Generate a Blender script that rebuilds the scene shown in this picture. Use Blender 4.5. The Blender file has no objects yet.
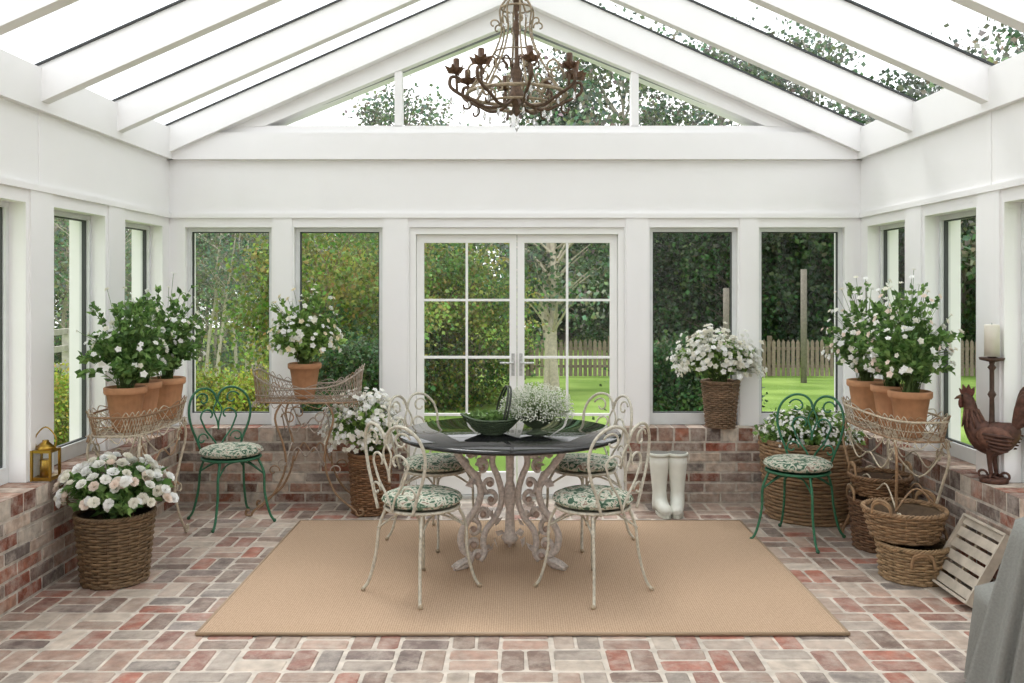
import bpy, math, random
from mathutils import Vector, Matrix
R = random.Random(7)
scene = bpy.context.scene
pi = math.pi
def lin(c):
    return tuple(((x/12.92) if x<=0.04045 else ((x+0.055)/1.055)**2.4) for x in c)
def hx(h):
    return lin(tuple(int(h[i:i+2],16)/255 for i in (0,2,4)))

# ---------------------------------------------------------------- materials
def newmat(name):
    m=bpy.data.materials.new(name); m.use_nodes=True
    nt=m.node_tree; b=nt.nodes['Principled BSDF']; return m,nt,b
def attr_mat(name,rough=0.6,metal=0.0,noise=0.0,nscale=30,spec=0.5,bump=0.0,wash=None,washamt=0.5,coat=0.0,bdist=0.01):
    m,nt,b=newmat(name)
    a=nt.nodes.new('ShaderNodeAttribute'); a.attribute_name='Col'
    out=a.outputs['Color']
    tc=nt.nodes.new('ShaderNodeTexCoord')
    if noise>0:
        n=nt.nodes.new('ShaderNodeTexNoise'); n.inputs['Scale'].default_value=nscale; n.inputs['Detail'].default_value=6
        nt.links.new(tc.outputs['Object'],n.inputs['Vector'])
        mr=nt.nodes.new('ShaderNodeMapRange'); mr.inputs['From Min'].default_value=0.3; mr.inputs['From Max'].default_value=0.7
        mr.inputs['To Min'].default_value=1-noise; mr.inputs['To Max'].default_value=1+noise
        nt.links.new(n.outputs['Fac'],mr.inputs['Value'])
        mx=nt.nodes.new('ShaderNodeVectorMath'); mx.operation='SCALE'
        nt.links.new(out,mx.inputs[0]); nt.links.new(mr.outputs['Result'],mx.inputs['Scale'])
        out=mx.outputs['Vector']
        if bump>0:
            bp=nt.nodes.new('ShaderNodeBump'); bp.inputs['Strength'].default_value=bump; bp.inputs['Distance'].default_value=bdist
            nt.links.new(n.outputs['Fac'],bp.inputs['Height']); nt.links.new(bp.outputs['Normal'],b.inputs['Normal'])
    if wash:
        n2=nt.nodes.new('ShaderNodeTexNoise'); n2.inputs['Scale'].default_value=9; n2.inputs['Detail'].default_value=9; n2.inputs['Roughness'].default_value=0.75
        nt.links.new(tc.outputs['Object'],n2.inputs['Vector'])
        r2=nt.nodes.new('ShaderNodeMapRange'); r2.inputs['From Min'].default_value=0.44; r2.inputs['From Max'].default_value=0.66
        r2.inputs['To Min'].default_value=0; r2.inputs['To Max'].default_value=washamt
        nt.links.new(n2.outputs['Fac'],r2.inputs['Value'])
        mm=nt.nodes.new('ShaderNodeMix'); mm.data_type='RGBA'
        nt.links.new(r2.outputs['Result'],mm.inputs[0]); nt.links.new(out,mm.inputs[6]); mm.inputs[7].default_value=(*wash,1)
        out=mm.outputs[2]
    nt.links.new(out,b.inputs['Base Color'])
    b.inputs['Roughness'].default_value=rough; b.inputs['Metallic'].default_value=metal
    b.inputs['Specular IOR Level'].default_value=spec
    b.inputs['Coat Weight'].default_value=coat
    return m
M_GEN=attr_mat('painted_surface',0.5,noise=0.05,nscale=12)
M_METAL=attr_mat('weathered_metal',0.55,0.0,noise=0.25,nscale=60,bump=0.2)
M_RUST=attr_mat('rusted_iron',0.6,0.3,noise=0.4,nscale=45,bump=0.4)
M_BRICK=attr_mat('brick',0.88,noise=0.34,nscale=20,bump=0.9,wash=hx('C8BEB2'),washamt=0.62,spec=0.25)
M_FLOORB=attr_mat('paver_brick',0.48,noise=0.26,nscale=15,bump=0.6,wash=hx('BDB1A4'),washamt=0.6,spec=0.4)
M_WICK=attr_mat('wicker',0.7,noise=0.25,nscale=35,bump=0.2)
M_TERRA=attr_mat('terracotta',0.8,noise=0.1,nscale=25,bump=0.1)
M_WOOD=attr_mat('painted_wood',0.7,noise=0.2,nscale=14,bump=0.2)
M_GOLD=attr_mat('brass',0.3,1.0,noise=0.1)
def leafmat(name,tr=0.35):
    m,nt,b=newmat(name)
    a=nt.nodes.new('ShaderNodeAttribute'); a.attribute_name='Col'
    nt.links.new(a.outputs['Color'],b.inputs['Base Color']); b.inputs['Roughness'].default_value=0.5
    b.inputs['Specular IOR Level'].default_value=0.3
    t=nt.nodes.new('ShaderNodeBsdfTranslucent'); nt.links.new(a.outputs['Color'],t.inputs['Color'])
    mx=nt.nodes.new('ShaderNodeMixShader'); mx.inputs[0].default_value=tr
    nt.links.new(b.outputs[0],mx.inputs[1]); nt.links.new(t.outputs[0],mx.inputs[2])
    nt.links.new(mx.outputs[0],nt.nodes['Material Output'].inputs['Surface']); return m
M_LEAF=leafmat('leaf'); 
def plain(name,col,rough=0.5,metal=0,**k):
    m,nt,b=newmat(name); b.inputs['Base Color'].default_value=(*col,1); b.inputs['Roughness'].default_value=rough; b.inputs['Metallic'].default_value=metal
    for kk,v in k.items(): b.inputs[kk.replace('_',' ')].default_value=v
    return m
M_WHITE=attr_mat('white_paint',0.45,noise=0.012,nscale=3)
def glassmat(name,tint,lo=0.03,hi=0.35):
    m=bpy.data.materials.new(name); m.use_nodes=True; nt=m.node_tree; nt.nodes.remove(nt.nodes['Principled BSDF'])
    t=nt.nodes.new('ShaderNodeBsdfTransparent'); t.inputs['Color'].default_value=(*tint,1)
    g=nt.nodes.new('ShaderNodeBsdfGlossy'); g.inputs['Roughness'].default_value=0.02
    lw=nt.nodes.new('ShaderNodeLayerWeight'); lw.inputs['Blend'].default_value=0.5
    pw=nt.nodes.new('ShaderNodeMath'); pw.operation='POWER'; pw.inputs[1].default_value=4.0
    nt.links.new(lw.outputs['Facing'],pw.inputs[0])
    mr=nt.nodes.new('ShaderNodeMapRange'); mr.inputs['To Min'].default_value=lo; mr.inputs['To Max'].default_value=hi
    nt.links.new(pw.outputs[0],mr.inputs['Value'])
    mx=nt.nodes.new('ShaderNodeMixShader'); nt.links.new(mr.outputs['Result'],mx.inputs[0])
    nt.links.new(t.outputs[0],mx.inputs[1]); nt.links.new(g.outputs[0],mx.inputs[2])
    nt.links.new(mx.outputs[0],nt.nodes['Material Output'].inputs['Surface']); return m
M_GLASS=glassmat('window_glass',(0.95,0.96,0.95))
M_RGLASS=glassmat('roof_glass',(0.92,0.95,0.95),0.03,0.25)
M_BLACK=plain('black_granite',(0.008,0.008,0.009),0.05)
M_CRYSTAL=plain('crystal',(0.95,0.95,0.95),0.05,Transmission_Weight=0.8)
# floral fabric
def floral():
    m,nt,b=newmat('floral_fabric')
    tc=nt.nodes.new('ShaderNodeTexCoord')
    v=nt.nodes.new('ShaderNodeTexNoise'); v.inputs['Scale'].default_value=24; v.inputs['Detail'].default_value=3; v.inputs['Distortion'].default_value=1.8
    nt.links.new(tc.outputs['Object'],v.inputs['Vector'])
    cr=nt.nodes.new('ShaderNodeValToRGB'); cr.color_ramp.interpolation='EASE'
    e=cr.color_ramp.elements; e[0].position=0.42; e[0].color=(*hx('3F5C48'),1); e[1].position=0.52; e[1].color=(*hx('C6C4B4'),1)
    x=e.new(0.46); x.color=(*hx('6E8670'),1); x=e.new(0.60); x.color=(*hx('C2BEAE'),1); x=e.new(0.65); x.color=(*hx('8C7466'),1)
    nt.links.new(v.outputs['Fac'],cr.inputs[0]); nt.links.new(cr.outputs[0],b.inputs['Base Color']); b.inputs['Roughness'].default_value=0.9
    return m
M_FLORAL=floral()
def rugmat():
    m,nt,b=newmat('jute_rug')
    tc=nt.nodes.new('ShaderNodeTexCoord')
    w=nt.nodes.new('ShaderNodeTexWave'); w.inputs['Scale'].default_value=28; w.bands_direction='X'; w.inputs['Distortion'].default_value=1.0
    w2=nt.nodes.new('ShaderNodeTexWave'); w2.inputs['Scale'].default_value=28; w2.bands_direction='Y'; w2.inputs['Distortion'].default_value=1.0
    n=nt.nodes.new('ShaderNodeTexNoise'); n.inputs['Scale'].default_value=90
    for q in (w,w2,n): nt.links.new(tc.outputs['Object'],q.inputs['Vector'])
    ml=nt.nodes.new('ShaderNodeMath'); ml.operation='MULTIPLY'; nt.links.new(w.outputs['Fac'],ml.inputs[0]); nt.links.new(w2.outputs['Fac'],ml.inputs[1])
    ad=nt.nodes.new('ShaderNodeMath'); ad.operation='ADD'; nt.links.new(ml.outputs[0],ad.inputs[0]); nt.links.new(n.outputs['Fac'],ad.inputs[1])
    cr=nt.nodes.new('ShaderNodeValToRGB'); e=cr.color_ramp.elements; e[0].position=0.3; e[0].color=(*hx('9C826A'),1); e[1].position=1.0; e[1].color=(*hx('C2A88F'),1)
    nt.links.new(ad.outputs[0],cr.inputs[0]); nt.links.new(cr.outputs[0],b.inputs['Base Color'])
    bp=nt.nodes.new('ShaderNodeBump'); bp.inputs['Strength'].default_value=0.4; bp.inputs['Distance'].default_value=0.004
    nt.links.new(ad.outputs[0],bp.inputs['Height']); nt.links.new(bp.outputs[0],b.inputs['Normal']); b.inputs['Roughness'].default_value=0.95
    b.inputs['Specular IOR Level'].default_value=0.1
    return m
M_RUG=rugmat()
def grassmat():
    m,nt,b=newmat('lawn_grass')
    tc=nt.nodes.new('ShaderNodeTexCoord'); n=nt.nodes.new('ShaderNodeTexNoise'); n.inputs['Scale'].default_value=0.6; n.inputs['Detail'].default_value=10
    nt.links.new(tc.outputs['Object'],n.inputs['Vector'])
    cr=nt.nodes.new('ShaderNodeValToRGB'); e=cr.color_ramp.elements; e[0].position=0.35; e[0].color=(*hx('66833A'),1); e[1].position=0.65; e[1].color=(*hx('8CA656'),1)
    nt.links.new(n.outputs['Fac'],cr.inputs[0]); nt.links.new(cr.outputs[0],b.inputs['Base Color']); b.inputs['Roughness'].default_value=0.9
    b.inputs['Specular IOR Level'].default_value=0.1
    return m
M_GRASS=grassmat()

# ---------------------------------------------------------------- mesh builder
def V(*a): return Vector(a)
def smooth(pts,n=6,closed=False):
    P=[Vector(p) for p in pts]; out=[]; N=len(P)
    rng=range(N) if closed else range(N-1)
    for i in rng:
        if closed: p0,p1,p2,p3=P[(i-1)%N],P[i],P[(i+1)%N],P[(i+2)%N]
        else: p0,p1,p2,p3=P[max(i-1,0)],P[i],P[i+1],P[min(i+2,N-1)]
        for k in range(n):
            t=k/n
            out.append(0.5*((2*p1)+(p2-p0)*t+(2*p0-5*p1+4*p2-p3)*t*t+(3*p1-p0-3*p2+p3)*t*t*t))
    if not closed: out.append(P[-1])
    return out
class MB:
    def __init__(s): s.v=[];s.f=[];s.m=[];s.c=[];s.s=[];s.mats=[]
    def mi(s,m):
        if m not in s.mats: s.mats.append(m)
        return s.mats.index(m)
    def face(s,f,m,c,sm=False):
        s.f.append(f); s.m.append(s.mi(m)); s.c.append(c); s.s.append(sm)
    def box(s,a,b,m,c,bev=0.0,M=None):
        x0,y0,z0=a;x1,y1,z1=b;i=len(s.v)
        pts=[(x0,y0,z0),(x1,y0,z0),(x1,y1,z0),(x0,y1,z0),(x0,y0,z1),(x1,y0,z1),(x1,y1,z1),(x0,y1,z1)]
        if M: pts=[tuple(M@Vector(p)) for p in pts]
        s.v+=pts
        for f in ((0,3,2,1),(4,5,6,7),(0,1,5,4),(1,2,6,5),(2,3,7,6),(3,0,4,7)): s.face([i+k for k in f],m,c)
    def quad(s,pts,m,c):
        i=len(s.v); s.v+=pts; s.face([i,i+1,i+2,i+3],m,c)
    def prism(s,poly,axis,a,b,m,c):
        i=len(s.v);n=len(poly)
        for t in (a,b):
            for p in poly:
                s.v.append((p[0],t,p[1]) if axis=='y' else ((p[0],p[1],t) if axis=='z' else (t,p[0],p[1])))
        s.face([i+k for k in range(n)],m,c); s.face([i+n+k for k in reversed(range(n))],m,c)
        for k in range(n):
            k2=(k+1)%n; s.face([i+k,i+n+k,i+n+k2,i+k2],m,c)
    def tube(s,pts,r,m,c,sides=6,closed=False,cap=True,flat=1.0,up=None):
        P=[Vector(p) for p in pts]; n=len(P)
        if n<2: return
        rr=r if isinstance(r,(list,tuple)) else [r]*n
        if len(rr)!=n:
            L=len(rr); q=[]
            for k in range(n):
                x=k*(L-1)/(n-1); i0=min(int(x),L-2); q.append(rr[i0]*(1-(x-i0))+rr[i0+1]*(x-i0))
            rr=q
        base=len(s.v); nrm=None
        for i in range(n):
            if closed: t=P[(i+1)%n]-P[(i-1)%n]
            else: t=P[min(i+1,n-1)]-P[max(i-1,0)]
            if t.length<1e-9: t=Vector((0,0,1))
            t.normalize()
            if up is not None:
                nrm=Vector(up)-t*Vector(up).dot(t)
                if nrm.length<1e-6: nrm=t.orthogonal()
            elif nrm is None: nrm=t.orthogonal()
            else:
                nrm=nrm-t*nrm.dot(t)
                if nrm.length<1e-6: nrm=t.orthogonal()
            nrm.normalize(); bn=t.cross(nrm)
            for k in range(sides):
                a=2*pi*k/sides
                s.v.append(tuple(P[i]+nrm*(math.cos(a)*rr[i]*flat)+bn*(math.sin(a)*rr[i])))
        rngn=n if closed else n-1
        for i in range(rngn):
            j=(i+1)%n
            for k in range(sides):
                k2=(k+1)%sides
                s.face([base+i*sides+k,base+i*sides+k2,base+j*sides+k2,base+j*sides+k],m,c,True)
        if cap and not closed:
            s.face([base+k for k in reversed(range(sides))],m,c); s.face([base+(n-1)*sides+k for k in range(sides)],m,c)
    def lathe(s,prof,m,c,seg=32,center=(0,0,0),mod=None,sx=1,sy=1):
        base=len(s.v);n=len(prof)
        for (r,z) in prof:
            for k in range(seg):
                a=2*pi*k/seg; q=r*(mod(a,z) if mod else 1)
                s.v.append((center[0]+q*math.cos(a)*sx,center[1]+q*math.sin(a)*sy,center[2]+z))
        for i in range(n-1):
            for k in range(seg):
                k2=(k+1)%seg; s.face([base+i*seg+k,base+i*seg+k2,base+(i+1)*seg+k2,base+(i+1)*seg+k],m,c,True)
        s.face([base+k for k in reversed(range(seg))],m,c); s.face([base+(n-1)*seg+k for k in range(seg)],m,c)
    def ball(s,ctr,r,m,c,seg=8,rings=5,sc=(1,1,1)):
        prof=[(max(1e-4,math.sin(pi*i/rings))*r,-math.cos(pi*i/rings)*r*sc[2]) for i in range(rings+1)]
        s.lathe(prof,m,c,seg,ctr,sx=sc[0],sy=sc[1])
    def leaf(s,p,d,w,l,m,c,rnd):
        d=d.normalized(); sd=d.orthogonal(); sd.rotate(Matrix.Rotation(rnd.uniform(0,2*pi),3,d))
        up=d.cross(sd); i=len(s.v)
        mid=p+d*l*0.45+up*l*0.08
        s.v+= [tuple(p),tuple(mid+sd*w),tuple(p+d*l),tuple(mid-sd*w)]
        s.face([i,i+1,i+2,i+3],m,c,False)
    def flower(s,p,d,r,m,c,rnd,petals=6,layers=2):
        d=d.normalized(); u=d.orthogonal().normalized(); w=d.cross(u)
        for L in range(layers):
            rr=r*(1-0.30*L); tilt=0.25+0.75*L; off=rnd.uniform(0,6)
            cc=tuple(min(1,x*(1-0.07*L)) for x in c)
            for k in range(petals):
                a=2*pi*k/petals+off; a1=a-pi/petals*1.1; a2=a+pi/petals*1.1
                e=u*math.cos(a)+w*math.sin(a); e1=u*math.cos(a1)+w*math.sin(a1); e2=u*math.cos(a2)+w*math.sin(a2)
                i=len(s.v)
                s.v+=[tuple(p),tuple(p+e1*rr*0.7+d*rr*0.5*tilt),tuple(p+e*rr+d*rr*0.75*tilt),tuple(p+e2*rr*0.7+d*rr*0.5*tilt)]
                s.face([i,i+1,i+2,i+3],m,cc)
    def rose(s,p,d,r,m,c,rnd):
        d=d.normalized(); u=d.orthogonal().normalized(); w=d.cross(u)
        for L,(r0,r1,h0,h1,n) in enumerate(((0.55,1.05,0.0,0.45,7),(0.45,0.78,0.05,0.75,6),(0.25,0.5,0.1,0.9,5),(0.1,0.25,0.15,0.95,4))):
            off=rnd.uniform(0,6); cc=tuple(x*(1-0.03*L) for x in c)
            for k in range(n):
                a=2*pi*k/n+off; da=pi/n*1.25; i=len(s.v)
                def P(a,rad,h): return tuple(p+(u*math.cos(a)+w*math.sin(a))*r*rad+d*r*h)
                s.v+=[P(a,r0*0.4,h0),P(a-da,r0,(h0+h1)*0.5),P(a-da*0.7,r1,h1*0.95),P(a,r1*1.08,h1),P(a+da*0.7,r1,h1*0.95),P(a+da,r0,(h0+h1)*0.5)]
                s.face([i,i+1,i+2,i+3,i+4,i+5],m,cc,True)
    def mesh(s,name):
        me=bpy.data.meshes.new(name); me.from_pydata(s.v,[],s.f)
        for m in s.mats: me.materials.append(m)
        me.polygons.foreach_set('material_index',s.m); me.polygons.foreach_set('use_smooth',s.s)
        ca=me.color_attributes.new('Col','FLOAT_COLOR','CORNER')
        buf=[]
        for f,c in zip(s.f,s.c):
            buf.extend((c[0],c[1],c[2],1.0)*len(f))
        ca.data.foreach_set('color',buf); me.update(); return me
    def obj(s,name,parent=None,loc=(0,0,0),rot=0):
        o=bpy.data.objects.new(name,s.mesh(name)); scene.collection.objects.link(o)
        o.location=loc; o.rotation_euler=(0,0,rot)
        if parent: o.parent=parent
        return o
def empty(name,loc=(0,0,0),rot=0,parent=None,sc=1):
    o=bpy.data.objects.new(name,None); scene.collection.objects.link(o); o.location=loc; o.rotation_euler=(0,0,rot); o.empty_display_size=0.1
    o.scale=(sc,sc,sc)
    if parent:o.parent=parent
    return o
def inst(name,me,parent=None,loc=(0,0,0),rot=0,sc=(1,1,1)):
    o=bpy.data.objects.new(name,me); scene.collection.objects.link(o); o.location=loc; o.rotation_euler=(0,0,rot); o.scale=sc
    if parent:o.parent=parent
    return o
def jit(c,a,rnd=R):
    k=1+rnd.uniform(-a,a); return tuple(max(0,min(1,x*k)) for x in c)
def spiral(cx,cy,r0,r1,a0,a1,n=18):
    return [(cx+(r0+(r1-r0)*i/n)*math.cos(a0+(a1-a0)*i/n),cy+(r0+(r1-r0)*i/n)*math.sin(a0+(a1-a0)*i/n)) for i in range(n+1)]

WH=hx('F3F2F2'); 
# ================================================================= ROOM
XB=2.50; XU=2.62; XG=2.71; XO=2.85; YB=6.70; YU=6.82; YG=6.90; YO=7.05; ZB=0.558; ZW=2.06; Y0=-1.6
SL=0.445
brickpal=[hx(h) for h in ('8A5B49','764A3C','9C7866','B29E8E','6A4C40','94786A','806A60','AA978A','7A6E68','864F3E','A08C7E','BFB2A4','685A54')]
floorpal=[hx(h) for h in ('94776A','A48C7E','846A5E','B2A092','7A665C','9A7E70','968A80','8C6458','766660','B4A698','8A766A','9A6454','A89486','827872')]
def wallbricks(mb,L,H,place):
    bl=0.222;j=0.014
    rows=6
    rowh=(H-0.105)/rows
    def addb(u0,u1,z0,z1,d0,d1,c):
        i=len(mb.v); e=0.003; q=lambda: R.uniform(-0.0035,0.0035)
        pts=[(u0,z0,d0),(u1,z0,d0),(u1,z1,d0),(u0,z1,d0),(u0+e,z0+e,d1),(u1-e,z0+e,d1),(u1-e,z1-e,d1),(u0+e,z1-e,d1)]
        pts=[(p[0]+q(),p[1]+q()*0.6 if p[1]<H-0.02 else p[1],p[2]) for p in pts]
        mb.v+=[place(*p) for p in pts]
        for f in ((4,5,6,7),(0,1,5,4),(1,2,6,5),(2,3,7,6),(3,0,4,7)): mb.face([i+k for k in f],M_BRICK,c)
    for r in range(rows):
        z0=r*rowh+j*0.5; z1=(r+1)*rowh-j*0.5
        u=-(r%2)*0.118
        while u<L:
            a=max(0.004,u);b=min(L-0.004,u+bl)
            if b-a>0.02: addb(a,b,z0,z1,0,0.005+R.uniform(0,0.004),jit(R.choice(brickpal),0.22))
            u+=bl+j
    u=0.004
    while u<L-0.02:
        addb(u,min(L-0.004,u+0.105),H-0.105+j*0.5,H,0,0.008,jit(R.choice(brickpal),0.22)); u+=0.105+j
def capbricks(mb,L,place,depth):
    u=0
    while u<L-0.02:
        c=jit(R.choice(brickpal),0.15); i=len(mb.v); b=min(L,u+0.105)
        mb.v+=[place(u,0,0),place(b,0,0),place(b,0,depth),place(u,0,depth),place(u,-0.003,-0.0),place(b,-0.003,0),place(b,-0.003,depth),place(u,-0.003,depth)]
        for f in ((0,1,2,3),(1,0,4,5),(2,1,5,6),(0,3,7,4)): mb.face([i+k for k in f],M_BRICK,c)
        u+=0.119
MORT=hx('BDB4A9')
# floor
mb=MB()
mb.box((-XO,Y0,-0.12),(XO,YO,-0.004),M_FLOORB,hx('C2B8AC'))
cs=0.226;j=0.017
nx=int(5.0/cs)+2; ny=int((YB-Y0)/cs)+2
for ix in range(nx):
    for iy in range(ny):
        x=-XB+ix*cs-0.05; y=YB-(iy+1)*cs
        for k in range(2):
            if (ix+iy)%2==0: a=(x+j/2,y+k*cs/2+j/2,x+cs-j/2,y+(k+1)*cs/2-j/2)
            else: a=(x+k*cs/2+j/2,y+j/2,x+(k+1)*cs/2-j/2,y+cs-j/2)
            w_=R.uniform(-0.003,0.003); w2_=R.uniform(-0.003,0.003)
            x0,y0,x1,y1=max(a[0]+w_,-XB),max(a[1]+w2_,Y0),min(a[2]+w_,XB),min(a[3]+w2_,YB)
            if x1-x0<0.01 or y1-y0<0.01: continue
            c=jit(R.choice(floorpal),0.18); i=len(mb.v); e=0.005; zt=-R.uniform(0,0.0015)
            def q(): return R.uniform(-0.0035,0.0035)
            ch=R.uniform(0.006,0.014)
            out=[(x0+ch,y0),(x1-ch,y0),(x1,y0+ch),(x1,y1-ch),(x1-ch,y1),(x0+ch,y1),(x0,y1-ch),(x0,y0+ch)]
            out=[(min(XB,max(-XB,p[0]+q())),min(YB,p[1]+q())) for p in out]
            mx_,my_=(x0+x1)/2,(y0+y1)/2
            for p in out: mb.v.append((p[0],p[1],-0.004))
            for p in out: mb.v.append((p[0]+math.copysign(e,mx_-p[0]),p[1]+math.copysign(e,my_-p[1]),zt))
            mb.face([i+8+t for t in range(8)],M_FLOORB,c)
            for t in range(8): mb.face([i+t,i+(t+1)%8,i+8+(t+1)%8,i+8+t],M_FLOORB,c)
mb.obj('floor')

sideY=[(6.05-0.935*k,6.69-0.935*k) for k in range(8)]
backX=[(-2.50,-1.845),(-1.675,-1.005),(1.02,1.69),(1.85,2.50)]
DX0,DX1=-0.80,0.83
for sgn,nm in ((-1,'wall_left'),(1,'wall_right')):
    mb=MB()
    a,b=sorted((sgn*(XB+0.006),sgn*XO))
    mb.box((a,Y0,-0.1),(b,YB,ZB-0.003),M_BRICK,MORT)
    wallbricks(mb,YB-Y0,ZB,lambda u,z,d:(sgn*(XB+0.008-d),Y0+u,z))
    capbricks(mb,YB-Y0,lambda u,z,d:(sgn*(XB+0.001+d),Y0+u,ZB+z),0.22)
    a,b=sorted((sgn*XU,sgn*XO))
    edges=[YU]
    for (y0,y1) in sideY:
        edges+= [y1,y0]
    edges.append(Y0)
    for k in range(0,len(edges),2):
        if edges[k]-edges[k+1]>0.01: mb.box((a,edges[k+1],ZB),(b,edges[k],ZW),M_WHITE,WH)
    mb.box((a,Y0,ZW),(b,YU,2.57),M_WHITE,WH)
    a2,b2=sorted((sgn*(XU-0.02),sgn*XU)); mb.box((a2,Y0,2.13),(b2,YU,2.165),M_WHITE,WH)
    a2,b2=sorted((sgn*(XU-0.012),sgn*XU))
    for k in range(8):
        yc=5.9-0.935*k
        mb.box((a2,yc-0.115,ZB),(b2,yc+0.115,2.13),M_WHITE,WH)
        if k in (1,4): 
            a4,b4=sorted((sgn*(XU-0.006),sgn*XU)); mb.box((a4,yc-0.02,2.165),(b4,yc+0.02,2.57),M_WHITE,WH)
    a3,b3=sorted((sgn*(XU-0.04),sgn*(XO+0.1))); mb.box((a3,Y0,2.57),(b3,YO,2.80-0.0),M_WHITE,WH)
    mb.obj(nm)
# back wall
mb=MB()
for (x0,x1) in ((-XO,DX0),(DX1,XO)):
    mb.box((x0,YB+0.006,-0.1),(x1,YO,ZB-0.003),M_BRICK,MORT)
for (x0,x1) in ((-XB,DX0),(DX1,XB)):
    wallbricks(mb,x1-x0,ZB,lambda u,z,d:(x0+u,YB+0.008-d,z))
    capbricks(mb,x1-x0,lambda u,z,d:(x0+u,YB+0.001+d,ZB+z),0.22)
ed=[-XO,-2.50,-1.845,-1.675,-1.005,DX0,DX1,1.02,1.69,1.85,2.50,XO]
for k in range(0,12,2): mb.box((ed[k],YU,ZB),(ed[k+1],YO,ZW),M_WHITE,WH)
mb.box((-XO,YU,ZW),(XO,YO,2.83),M_WHITE,WH)
mb.box((-XU,YU-0.02,2.13),(XU,YU,2.165),M_WHITE,WH)
for xa,xb in ((-1.845,-1.675),(-1.005,DX0),(DX1,1.02),(1.69,1.85)):
    mb.box((xa+0.012,YU-0.012,ZB),(xb-0.012,YU,2.13),M_WHITE,WH)
mb.box((-XU-0.02,YU-0.05,2.57),(XU+0.02,YU,2.77),M_WHITE,WH)
ap=3.609
for sg in (-1,1):
    mb.prism([(sg*2.57,2.825),(sg*1.9,2.825),(0,ap),(0,3.97)],'y',YU-0.01,YO,M_WHITE,WH)
for xm in (-0.885,0,0.91):
    zt=2.83+0.411*(1.9-abs(xm)); mb.box((xm-0.028,YU+0.0,2.825),(xm+0.028,YG+0.03,zt),M_WHITE,WH)
mb.obj('wall_back')
mb=MB(); mb.box((-XO,Y0-0.15,-0.1),(XO,Y0,2.8),M_WHITE,WH); mb.prism([(-XO,2.8),(XO,2.8),(0,4.0)],'y',Y0-0.15,Y0,M_WHITE,WH); mb.obj('wall_front')
# windows
GREY=hx('DADCDC'); DK=hx('3A3D3D')
def window_mesh(w,z0,z1):
    mb=MB(); t=0.03; h=w/2-0.001; z0+=0.001; z1-=0.001
    for (a,b) in (((-h+t,-0.03,z0),(h-t,0.03,z0+0.085)),((-h+t,-0.03,z1-t),(h-t,0.03,z1)),((-h,-0.03,z0),(-h+t,0.03,z1)),((h-t,-0.03,z0),(h,0.03,z1))):
        mb.box(a,b,M_GEN,GREY)
    d=0.008
    for (a,b) in (((-h+t,-0.012,z0+0.085),(h-t,0.012,z0+0.085+d)),((-h+t,-0.012,z1-t-d),(h-t,0.012,z1-t)),((-h+t,-0.0125,z0+0.085+d),(-h+t+d,0.0125,z1-t-d)),((h-t-d,-0.0125,z0+0.085+d),(h-t,0.0125,z1-t-d))):
        mb.box(a,b,M_GEN,DK)
    g=MB(); g.quad([(-h+t,0,z0+0.085),(h-t,0,z0+0.085),(h-t,0,z1-t),(-h+t,0,z1-t)],M_GLASS,(1,1,1))
    return mb.mesh('window_frame'),g.mesh('window_pane')
wn=1
for (x0,x1) in backX:
    f,g=window_mesh(x1-x0,ZB,ZW); e=empty('window_%d'%wn,((x0+x1)/2,YG,0)); inst('window_frame',f,e); inst('window_pane',g,e); wn+=1
fm,gm=window_mesh(0.64,ZB,ZW)
for sgn in (-1,1):
    for (y0,y1) in sideY:
        if y0<Y0: continue
        e=empty('window_%d'%wn,(sgn*(XG+0.03),(y0+y1)/2,0),rot=pi/2*sgn); inst('window_frame',fm,e); inst('window_pane',gm,e); wn+=1
e=empty('window_%d'%wn,(0,YG,0)); g=MB()
g.v+=[(-1.9,0.04,2.83),(1.9,0.04,2.83),(0,0.04,ap)]; g.face([0,1,2],M_GLASS,(1,1,1)); g.obj('window_pane',e)
mb=MB()
for sg in (-1,1):
    mb.tube([(sg*1.9,0.0,2.838),(0,0.0,ap-0.01)],0.010,M_GEN,hx('8E9292'),4); mb.tube([(sg*1.9,0,2.838),(0,0,2.838)],0.008,M_GEN,hx('8E9292'),4)
mb.obj('window_frame',e)
# doors
e=empty('door_1',(0,YG,0)); mb=MB(); g=MB()
W=hx('F4F4F2')
da,db,dt=DX0+0.001,DX1-0.001,ZW-0.001
mb.box((da,-0.06,0.0),(da+0.045,0.06,dt),M_WHITE,W); mb.box((db-0.045,-0.06,0),(db,0.06,dt),M_WHITE,W); mb.box((da+0.045,-0.06,dt-0.05),(db-0.045,0.06,dt),M_WHITE,W)
mb.box((da+0.045,-0.06,-0.002),(db-0.045,0.06,0.018),M_WHITE,hx('C9C9C5'))
xc=(DX0+DX1)/2
for (a,b) in ((da+0.047,xc-0.002),(xc+0.002,db-0.047)):
    st=0.055; za=0.022; zb=dt-0.053
    mb.box((a,-0.02,za),(a+st,0.02,zb),M_WHITE,W); mb.box((b-st,-0.02,za),(b,0.02,zb),M_WHITE,W)
    mb.box((a+st,-0.02,za),(b-st,0.02,za+0.17),M_WHITE,W); mb.box((a+st,-0.02,zb-0.06),(b-st,0.02,zb),M_WHITE,W)
    m=(a+b)/2; mb.box((m-0.009,-0.014,za+0.17),(m+0.009,0.014,zb-0.06),M_WHITE,W)
    z0=za+0.17; z1=zb-0.06
    for q in (1,2,3):
        z=z0+(z1-z0)*q/4; mb.box((a+st,-0.013,z-0.009),(b-st,0.013,z+0.009),M_WHITE,W)
    g.quad([(a+st,0,z0),(b-st,0,z0),(b-st,0,z1),(a+st,0,z1)],M_GLASS,(1,1,1))
mb.obj('door_leaves',e); g.obj('door_panes',e)
mb=MB(); 
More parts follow.
